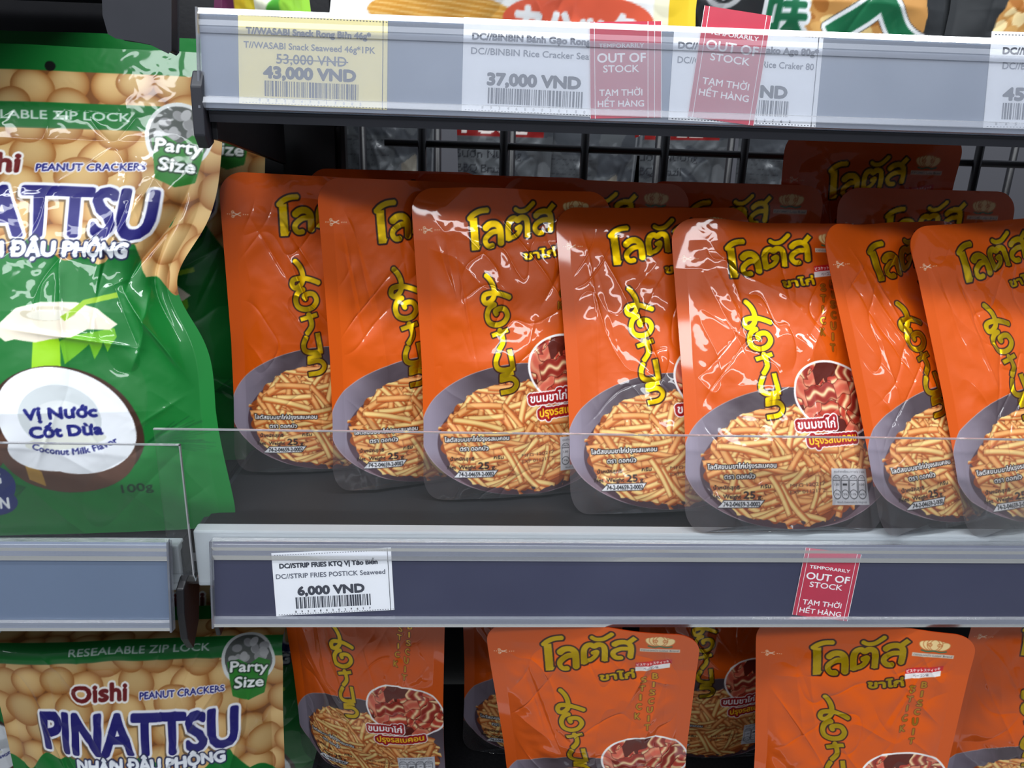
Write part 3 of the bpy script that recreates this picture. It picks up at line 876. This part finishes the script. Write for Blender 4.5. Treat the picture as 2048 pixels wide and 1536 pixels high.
def rail(name, label, x0, x1, yb, zb, h, tilt, strip, film='cover'):
    """label rail: strip, milky lips, clear cover, end plates; local frame: x along, z up the strip, -y towards the aisle"""
    m = Matrix.Translation((x0, yb, zb)) @ Matrix.Rotation(-tilt, 4, 'X')
    r = empty(name, m); tag(r, label, 'price rail')
    L = x1-x0
    MB().box(0, L, 0, .0015, 0, h).build('strip', strip, r)
    MB().prism([(-.0005, 0), (-.003, .0005), (-.0042, .003), (-.0036, .0062), (-.0015, .0072), (-.0005, .007)], 0, L).build('lower_lip', M['rail_lip'], r, smooth=False)
    MB().prism([(-.0002, h-.012), (-.0022, h-.0125), (-.0036, h-.009), (-.0030, h-.006), (-.0042, h-.0035), (-.0030, h), (.0012, h+.001), (.0014, h), (-.0002, h-.003)], 0, L).build('upper_lip', M['rail_lip'], r)
    MB().box(0, L, -.0016, -.0012, .004, h-.009).build('clear_cover', M[film], r)
    MB().box(-.0012, 0, -.0042, .002, 0, h).build('end_plate', M['rail_lip'], r)
    return r, m


TILT = math.radians(10)
H1 = .0575
# middle bay, right
tag_shelf = shelf('shelf', 'wide steel shelf with black mat under the upright orange pouches', -.176, .62, .4484, .632, -.247, .040)
RM, MM = rail('price_rail', 'dark navy price rail on the middle shelf, right of the gap', -.163, .62, .4362, -.3085, H1, TILT, M['rail_dark'])
# middle bay, left
shelf('shelf', 'steel shelf carrying the tall green peanut bags at the left', -.62, -.186, .4484, .66, -.2575, .033)
RL, ML = rail('price_rail', 'blue grey price rail at the lower left below the tall green bag', -.62, -.1895, .4335, -.3095, .0590, TILT, M['rail_light'])
# end plate sits at the right end of the left rail too
o = MB().box(.4305, .4317, -.0042, .002, 0, .059).build('end_plate', M['rail_lip'], RL)
# top shelf
shelf('shelf', 'upper steel shelf edge carrying the rice cracker packs', -.150, .62, .474, .632, .046, .045)
RT, MT = rail('price_rail', 'pale blue grey price rail on the upper shelf holding four price tags', -.1515, .62, .4635, .0058, .0525, TILT, M['rail_light'], 'cover_reflect_haze')
MB().prism([(.4645, .0055), (.474, .0055), (.474, -.0005), (.4655, -.0005)], -.149, .62).build('underside_lip', M['dark_steel'], RT).matrix_parent_inverse = MT.inverted()
# bottom shelves, below the picture
shelf('shelf', 'bottom shelf under the lower orange pouches', -.134, .62, .385, .65, -.528, .04)
shelf('shelf', 'bottom shelf under the lower green bags', -.62, -.20, .42, .68, -.6695, .04)


def wrap(o, label, cat, group=None):
    tag(o, label, cat, group); return o


# brackets and clips
b = empty('shelf_bracket', loc=(-.150, .47, 0)); tag(b, 'black steel bracket under the left end of the upper shelf', 'bracket')
MB().prism([(0, .004), (0, -.010), (.02, -.012), (.16, -.030), (.16, .004)], 0, .0035).build('plate', M['black'], b, bevel=.0006)
MB().prism([(-.004, .026), (-.010, .018), (-.011, -.008), (-.005, -.015), (.004, -.012), (.004, .026)], -.0065, 0).build('end_clip', M['dark_steel'], b, bevel=.001)
for nm, x, lab in (('rail_clip', -.1885, 'black plastic clip at the right end of the left rail'), ('rail_clip', -.1655, 'black plastic clip at the left end of the navy rail')):
    r = empty(nm, loc=(x, .44, -.29)); tag(r, lab, 'clip', 'black clips in the gap between the rails')
    if x < -.17:
        MB().prism([(0, .006), (.012, .012), (.03, .0), (.02, -.03), (.006, -.043), (-.002, -.03), (-.003, -.010)], .0012, .0062).build('hook', M['black'], r, bevel=.001)
        MB().prism([(.012, .012), (.03, .014), (.04, .0), (.03, -.004)], .0012, .012).build('arm', M['black'], r, bevel=.001)
    else:
        MB().prism([(0, .006), (.010, .008), (.022, -.004), (.016, -.03), (.004, -.032), (-.001, -.012)], -.001, .0024).build('hook', M['black'], r, bevel=.001)

# acrylic front guards
def guard(name, label, x0, x1, y, z0, z1, left_end=False, flip=0):
    r = empty(name, loc=(x0, y, z0)); tag(r, label, 'acrylic guard', 'clear acrylic shelf guards')
    L = x1-x0; t = .0016
    MB().box(0, L, 0, t, 0, z1-z0-.0004).build('sheet', M['acrylic'], r)
    MB().box(0, L, -.0001, t+.0001, z1-z0-.0008, z1-z0).build('polished_edge', M['acrylic_edge'], r)
    MB().box(L-.0008, L, -.0001, t+.0001, 0, z1-z0).build('side_edge', M['acrylic_edge'], r)
    return r


guard('acrylic_guard', 'clear acrylic guard along the front of the orange pouches', -.192, .62, .4464, -.284, -.1770)
g2 = guard('acrylic_guard', 'clear acrylic guard before the tall green bag, hooked foot at its right end', -.62, -.1765, .4446, -.276, -.1865)
MB().prism([(0, 0), (.002, -.004), (.016, -.004), (.02, .004), (.022, .004), (.017, -.0058), (.001, -.0058), (-.0012, 0)], .4355, .4435).build('hooked_foot', M['acrylic_edge'], g2)

# back of the gondola
wp = MB().box(-.62, -.108, .665, .672, -.75, .3).box(-.108, .8, .665, .672, -.75, -.27).build('wall_back', M['black']); tag(wp, kind='structure')
p = empty('gondola_post', loc=(-.155, .655, -.75)); tag(p, 'black slotted upright post in the shade behind the left pouches', 'post')
MB().box(0, .042, 0, .012, 0, 1.0).box(.046, .05, 0, .012, 0, 1.0).build('column', M['black'], p, bevel=.001)


def grid_panel(label, y, xs, zs, r):
    g = empty('wire_grid', loc=(0, y, 0)); tag(g, label, 'wire grid', 'black wire grids at the back')
    m = MB()
    for x in xs: m.tube((x, 0, -.35), (x, 0, .08), r, 8)
    m.build('upright_wires', M['wire'], g, smooth=True)
    m = MB()
    for z in zs: m.tube((xs[0]-.03, .003, z), (xs[-1]+.03, .003, z-.003), r*.85, 8)
    m.build('cross_wires', M['wire'], g, smooth=True)
    return g


grid_panel('front black wire grid behind the orange pouches', .655, [-.044+.0655*i for i in range(10)], [-.012, -.078, -.144, -.21], .0034)
grid_panel('rear black wire grid touching the silvery packs', .705, [-.098+.064*i for i in range(11)], [-.095, -.16], .0032)
tag(MB().box(-3, 3, -3, 1.2, -1.47, -1.45).build('floor', M['floor']), kind='structure')

# dark fixtures of the next bay, upper left
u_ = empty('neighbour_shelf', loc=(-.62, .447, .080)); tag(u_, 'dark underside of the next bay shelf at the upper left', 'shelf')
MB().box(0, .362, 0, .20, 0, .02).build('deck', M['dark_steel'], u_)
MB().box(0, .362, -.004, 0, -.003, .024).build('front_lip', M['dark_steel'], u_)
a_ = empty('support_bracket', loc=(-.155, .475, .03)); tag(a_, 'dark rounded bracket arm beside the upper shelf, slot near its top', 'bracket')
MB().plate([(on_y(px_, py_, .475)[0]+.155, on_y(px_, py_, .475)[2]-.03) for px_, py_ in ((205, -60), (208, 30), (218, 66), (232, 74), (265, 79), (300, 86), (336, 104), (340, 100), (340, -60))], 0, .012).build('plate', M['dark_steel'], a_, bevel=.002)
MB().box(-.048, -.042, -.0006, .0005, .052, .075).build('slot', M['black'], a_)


# ------------------------------------------------------------------ price tags and strips: flat print made of ink runs
def run_mesh(name, A, colors, parent, thick=.00025):
    """colors: list of (mask, material); sheet plus ink rectangles just above it"""
    W, H = (A.x1-A.x0)/1000, (A.y1-A.y0)/1000
    verts = [(0, 0, 0), (W, 0, 0), (W, 0, H), (0, 0, H), (0, thick, 0), (W, thick, 0), (W, thick, H), (0, thick, H)]
    faces = [(0, 1, 2, 3), (5, 4, 7, 6), (1, 0, 4, 5), (2, 1, 5, 6), (3, 2, 6, 7), (0, 3, 7, 4)]
    mi = [0]*6; mats = [colors[0][1]]
    for k, (mask, mt) in enumerate(colors[1:], 1):
        mats.append(mt); y = -.00006*k
        mm = mask.copy(); open_ = {}
        Hh, Ww = mm.shape
        pad = np.zeros((Hh, Ww+2), np.int8); pad[:, 1:-1] = mm
        d = np.diff(pad, axis=1)
        rects = []
        for r in range(Hh):
            s_ = np.nonzero(d[r] == 1)[0]; e_ = np.nonzero(d[r] == -1)[0]
            cur = {}
            for a, b_ in zip(s_, e_):
                if (a, b_) in open_: cur[(a, b_)] = open_.pop((a, b_))
                else: cur[(a, b_)] = r
            for (a, b_), r0 in open_.items(): rects.append((a, b_, r0, r))
            open_ = cur
        for (a, b_), r0 in open_.items(): rects.append((a, b_, r0, Hh))
        q = 1/(A.p*1000)
        for a, b_, r0, r1 in rects:
            n = len(verts)
            verts += [(a*q, y, r0*q), (b_*q, y, r0*q), (b_*q, y, r1*q), (a*q, y, r1*q)]
            faces.append((n, n+1, n+2, n+3)); mi.append(k)
    return mesh_obj(name, verts, faces, None, parent, mats=mats, mi=mi)


PAPER = pmat('white_tag_paper', S(243, 245, 250), .6, noise=(20, .01)); YPAPER = pmat('yellow_tag_paper', S(250, 236, 165), .6, noise=(20, .01))
INK = pmat('black_ink', S(38, 40, 52), .6); GREYINK = pmat('grey_ink', S(86, 90, 104), .6)
RED = pmat('red_strip_film', S(186, 22, 56), .3, coat=.5); WHITEINK = pmat('white_ink', S(245, 240, 242), .5)


def tag_art(l1, l2, old, price, digits, W=83, H=49, pw=51, bw=52.5, seed=1):
    A = Art(0, W, 0, H, 11, (0, 0, 0))
    X, Y = A.X, A.Y; rng = np.random.RandomState(seed)
    ink = A.text(l1[0], l1[1], H-11.2, 3.3, l1[2], bold=.28)
    grey = A.text(l2[0], l2[1], H-18.8, 3.4, l2[2], bold=.05)
    if old:
        grey |= A.text(old, 21, H-26.5, 5.2, 39, bold=.06); grey |= (X > 21) & (X < 61) & (np.abs(Y-(H-24.2)) < .25)
    px = (W-pw)/2-2
    ink |= A.text(price, px, 14.6, 6.0, pw, bold=.5)
    x = (W-bw)/2-1; x1 = x+bw
    while x < x1:
        w = rng.choice([.45, .45, .8, 1.2]); ink |= (X > x) & (X < min(x+w, x1)) & (Y > 4.5) & (Y < 13); x += w+rng.choice([.4, .45, .8])
    for i, ch in enumerate(digits):
        ink |= A.text(ch, px-3+i*(pw+8)/12.5, 1.6, 1.5, bold=.05)
    per = ((np.abs(Y-(H-1.6)) < .25) | (np.abs(Y-.7) < .2) | (np.abs(X-(W-2.6)) < .2)) & (((X*.55) % 1 < .5) | (np.abs(X-(W-2.6)) < .2) & ((Y*.55) % 1 < .5))
    ink |= per & (X > .8)
    return A, ink, grey


def place_tag(M_rail, x, z, W, rot, obj, y=-.0004):
    obj.matrix_world = M_rail @ Matrix.Translation((x, y, z)) @ Matrix.Rotation(rot, 4, 'Y')


def rail_local(Mr, px, py):
    """where a measured picture point lies on the rail's strip"""
    d = Vector(ray(px, py)); inv = Mr.inverted()
    o_ = inv @ Vector((0, 0, 0)); q = (inv.to_3x3() @ d); t = -o_.y/q.y
    return o_.x+q.x*t, o_.z+q.z*t


TG = 'paper price tags in the rails'
def price_tag(Mr, bl, br, label, paper, l1, l2, old, price, digits, seed, **kw):
    A, ink, grey = tag_art(l1, l2, old, price, digits, seed=seed, **kw)
    o = run_mesh('price_tag', A, [(None, paper), (ink, INK), (grey, GREYINK)], None)
    tag(o, label, 'price tag', TG)
    x0, z0 = rail_local(Mr, *bl); x1, z1 = rail_local(Mr, *br)
    rot = -math.atan2(z1-z0, x1-x0); k = math.hypot(x1-x0, z1-z0)/(A.x1/1000)
    o.matrix_world = Mr @ Matrix.Translation((x0, -.0006, z0)) @ Matrix.Rotation(rot, 4, 'Y') @ Matrix.Scale(k, 4)
    return o


price_tag(MT, (479, 207), (774, 220), 'yellow price tag reading 43,000 VND with a struck-out older price', YPAPER,
          ('T//WASABI Snack Rong Bi?n 46g*', 4.5, 69), ('T//WASABI Snack Seaweed 46g*1PK', 3, 73), '53,000 VND', '43,000 VND', '8852047017085', 3)
price_tag(MT, (923, 222), (1221, 236), 'white price tag reading 37,000 VND, partly under a red strip', PAPER,
          ('DC//BINBIN Bánh Gạo Rong Biển', 5, 76), ('DC//BINBIN Rice Cracker Seaweed', 4.5, 76), None, '37,000 VND', '8934680030180', 4)
price_tag(MT, (1336, 240), (1630, 255), 'white 80g rice cracker price tag, left half under the tilted red strip', PAPER,
          ('DC//GENKI Senbei Ojako Age 80g*', 3, 78), ('DC//GENKI Ojako Age Rice Craker 80', 3, 76), None, '38,000 VND', '8935001722762', 5)
price_tag(MT, (1965, 256), (2263, 262), 'white price tag beginning 45 at the right end of the upper rail', PAPER,
          ('DC//BINBIN Bánh Gạo Wasabi', 7, 70), ('DC//BINBIN Rice Cracker Wasabi', 7.5, 70), None, '45,000 VND', '8852047090180', 6, pw=60, bw=62)
price_tag(MM, (553, 1231), (789, 1219), 'white price tag reading 6,000 VND on the navy middle rail', PAPER,
          ('DC//STRIP FRIES KTQ Vị Tảo Biển', 5, 68), ('DC//STRIP FRIES POSTICK Seaweed', 2, 76), None, '6,000 VND', '8934803027617', 7, pw=46, W=83, H=46)


def strip_art(W=40, H=60, double=False):
    A = Art(0, W, 0, H, 11, (0, 0, 0)); X, Y = A.X, A.Y
    m = (np.abs(X-3) < .2) | (np.abs(X-(W-3 if not double else W-8.2)) < .2) | (X > W-.35) | (X < .25)
    if double: m |= (np.abs(X-(W-4.2)) < .2)
    a = 4.6; b_ = W-4.6 if not double else W-9.6; w = b_-a
    t = H-15.5
    m |= A.text('TEMPORARILY', a+1, t+.6, 2.3, w-2, bold=.06)
    m |= A.text('OUT OF', a, t-7.8, 5.2, w, bold=.14)
    m |= A.text('STOCK', a+3.5, t-13.6, 4.1, w-7.5, bold=.1)
    m |= A.text('TẠM THỜI', a+1, t-27.3, 3.7, w-3, bold=.08)
    m |= A.text('HẾT HÀNG', a, t-33.8, 3.7, w-1, bold=.08)
    return A, m


def red_strip(Mr, bl, br, tl, label, double=False, H=60, inside=True):
    x0, z0 = rail_local(Mr, *bl); x1, z1 = rail_local(Mr, *br); x2, z2 = rail_local(Mr, *tl)
    W = math.hypot(x1-x0, z1-z0)*1000; Hh = math.hypot(x2-x0, z2-z0)*1000
    A, m = strip_art(40 if not double else 43, H, double)
    o = run_mesh('out_of_stock_strip', A, [(None, RED), (m, WHITEINK)], None, thick=.00015)
    tag(o, label, 'out of stock strip', 'red out of stock strips')
    ex = Vector((x1-x0, 0, z1-z0))/(A.x1/1000); ez = Vector((x2-x0, 0, z2-z0))/(A.y1/1000)
    up = ez.normalized()*ex.length if abs(ez.length/ex.length-1) > .5 else ez
    R = Matrix(((ex.x, 0, up.x, x0), (0, 1, 0, -.0010), (ex.z, 0, up.z, z0), (0, 0, 0, 1)))
    # keep it a true rectangle: rotate by the long side, scale each side
    ang = math.atan2(up.x, up.z); kx = ex.length; kz = up.length
    o.matrix_world = Mr @ Matrix.Translation((x0, -.0010, z0)) @ Matrix.Rotation(ang, 4, 'Y') @ Matrix.Diagonal((kx, 1, kz, 1))
    return o


red_strip(MT, (1180, 238), (1322, 243), (1178, 45), 'red out-of-stock strip with an extra white line, over the 37,000 VND tag', double=True, H=56)
red_strip(MT, (1374, 233), (1508, 238), (1408, 12), 'red out-of-stock strip leaning right and sticking up above the upper rail', H=62)
red_strip(MM, (1583, 1228), (1695, 1232), (1610, 1094), 'red out-of-stock strip leaning right on the navy middle rail', H=52)


# ------------------------------------------------------------------ packs on the upper shelf and behind the grid
def pillow(name, art, f, W, H, mt, label, ps, seed, group=None, step=.8, backm=None, **kw):
    root = empty(name, pose(*ps)); tag(root, label, 'snack pack', group)
    k = dict(depth=16, narrow=4, seal=5, header=12, foldamp=1.3, wave=1.5, low=.25, edge_low=1); k.update(kw)
    o, info = panel('front_panel', art, art.blur_sample(f), f, W, H, 2, step, seed, mt, root, **k)
    back_sheet(info, root, backm or M['gback'], depth=14)
    return root


UZ = 47
def seaweed_art():
    A = Art(-75, 75, 0, 120, 4, (238, 214, 60)); X, Y = A.X, A.Y
    A.put(X > 40, (250, 250, 246)); A.put(X < -16, (96, 40, 74)); A.put((X > -16) & (X < -8), (230, 196, 50))
    A.put((X > -2) & (X < 10), (240, 240, 215))
    A.put(A.disc(18, 12, 14, 11, .3), (86, 176, 60)); A.put(A.disc(23, 18, 10, 9, .5), (160, 220, 70)); A.put(A.poly([(16, 0), (70, 0), (56, 7), (24, 8)]), (196, 160, 60))
    return A


def cracker_white_art():
    A = Art(-125, 125, 0, 120, 4, (252, 252, 250)); X, Y = A.X, A.Y
    e = ((X+45)/44)**2+((Y-16)/10.5)**2 < 1
    A.put(e, (226, 160, 66)); A.put(e & (np.sin(Y*2.2+X*.2) > .5), (246, 200, 120))
    A.put(A.disc(38, 18, 46, 13, .05) | A.disc(70, 16, 16, 12), (240, 104, 74))
    t = A.text('カハック', 0, 8, 12, 72, bold=1.2); A.put(t, (255, 255, 255))
    for a, b in ((-10, 20), (34, 56)): A.put((X > a) & (X < b) & (Y < 7), (244, 204, 60))
    A.put((X > 94) & (X < 118), (246, 208, 50)); A.put((X > 84) & (X <= 94), (250, 246, 214))
    return A


def cracker_black_art(second=False):
    A = Art(-105, 105, 0, 130, 4, (46, 48, 50)); X, Y = A.X, A.Y
    rng = np.random.RandomState(8+second)
    def food(cx, cy, rx, ry, n):
        e = ((X-cx)/(rx+3*noise2(X, Y, 9, 4)))**2+((Y-cy)/(ry+3*noise2(X, Y, 7, 6)))**2 < 1
        A.put(e, (206, 150, 84))
        for i in range(n):
            x, y = rng.uniform(cx-rx, cx+rx), rng.uniform(cy-ry, cy+ry)
            d = A.disc(x, y, rng.uniform(3, 9), rng.uniform(2, 5), rng.uniform(0, 3)) & e
            A.put(d, [(238, 206, 140), (222, 170, 100), (176, 112, 52), (246, 220, 164)][i % 4])
    if not second:
        food(28, 24, 44, 30, 60)
        m = A.stroke([(50, 62), (38, 34), (8, 14)], 11, smooth=True) | A.stroke([(40, 36), (56, 16), (74, 8)], 12, smooth=True)
        A.put(dilate(m, 3.0*A.p), (40, 40, 40)); A.put(dilate(m, 2.4*A.p), (242, 244, 246)); A.put(m, (30, 108, 70))
        t = A.text('味', -32, 12, 19, 24, bold=.9); A.put(dilate(t, 2.4*A.p), (240, 243, 245)); A.put(t, (34, 110, 74))
        t = A.text('サクサク', -98, 40, 8, 30, rot=1.2, bold=.2); A.put(t, (170, 172, 174))
        A.put(A.disc(-60, 40, 13) & ~A.disc(-60, 40, 10), (180, 182, 184)); A.put(A.text('辛', -67, 33, 11, bold=.3), (200, 200, 200))
    else:
        food(-35, 22, 36, 32, 50)
        m = A.disc(-22, 18, 17, 7, .2); A.put(dilate(m, .8*A.p), (20, 80, 30)); A.put(m, (110, 200, 50))
        for i in range(3): A.put(A.disc(-30+i*8, 18, 3, 4.4) & ~A.disc(-30+i*8, 18, 2, 3.2), (20, 90, 34))
    return A


UP = 'snack packs on the upper shelf'
M['wback'] = pmat('white_pack_back', S(230, 230, 226), .4, coat=.5)
M['kback'] = pmat('black_pack_back', S(36, 36, 38), .4, coat=.5)
pillow('snack_pack', seaweed_art(), 2, 62, 115, M['bagfilm'], 'yellow, green and purple pack at the left end of the upper shelf', (-128, 512, UZ, -4, 0, 0), 301, UP, backm=M['wback'])
pillow('snack_pack', cracker_white_art(), 2, 224, 118, M['bagfilm'], 'white and yellow rice cracker pack with coral red lettering on the upper shelf', (21, 508, UZ-1, -5, 2, 0), 305, UP, backm=M['wback'])
pillow('snack_pack', cracker_black_art(), 2, 200, 128, M['bagfilm'], 'black rice cracker pack with green and white brush character', (206, 520, UZ-1, -8, 0, -2), 309, UP, backm=M['kback'])
pillow('snack_pack', cracker_black_art(True), 2, 200, 128, M['bagfilm'], 'black cracker pack with a green pod picture at the upper right corner', (386, 514, UZ, -6, 0, 0), 313, UP, backm=M['kback'])


def grey_art(k):
    A = Art(-66, 66, 0, 190, 3, (84, 88, 92)); X, Y = A.X, A.Y
    n = noise2(X, Y, 22, k+40, 2); A.put(n > .35, (104, 108, 112)); A.put(n < -.4, (66, 70, 76))
    if k % 2:
        A.put((Y > 172) & (X < 36), (130, 26, 26)); A.put(A.text('Foca', -40, 175, 12, 60, bold=.6), (225, 215, 210))
        A.put(A.text('Sườn Nướng', -46, 153, 7.5, 62, bold=.1), (36, 38, 44)); A.put(A.text('BBQ Brazil', -46, 140, 7.5, 46, bold=.1), (36, 38, 44))
        A.put(A.disc(30, 110, 18, 14), (120, 114, 100))
    else:
        A.put((X > -55) & (X < 2) & (Y > 105) & (Y < 165), (74, 78, 82))
        for i in range(13): A.put(A.text(['Thành phần: bột mì, dầu', 'Ngày sản xuất, hạn dùng', 'Bảo quản nơi khô ráo'][i % 3], -50, 160-i*4.4, 1.7, 46), (50, 52, 58))
        A.put(A.poly([(10, 100), (26, 104), (22, 150), (8, 140)]), (130, 126, 116))
        A.put((np.abs(X-38) < .6) | (np.abs(X-42) < .6), (120, 124, 128))
    return A


BG = 'silvery snack packs seen through the wire grids'
ga = [grey_art(0), grey_art(1)]
labs = ['silvery pack back with fine print, leftmost behind the wire grid', 'silvery pack with dark red band and BBQ lettering behind the grid', 'silvery pack with fine print between the two BBQ lettered ones',
        'silvery pack with BBQ lettering behind the grid, centre of the picture', 'silvery pack with fine print and a curved cream shape behind the grid', 'darkest silvery pack behind the grid next to the raised orange pouch']
protos = []
for i, x in enumerate((-78, 26, 108, 196, 288, 384)):
    if i < 2:
        protos.append(pillow('snack_pack', ga[i], 1, 90, 188, M['packfilm'], labs[i], (x, 760, -173-5*i, 0, 0, 0), 330+i, BG, step=1.2, backm=M['kback'], depth=14))
    else:
        copy_tree(protos[i % 2], pose(x, 762, -176-5*(i % 3), 0, (-1)**i*1.2, 0), labs[i])
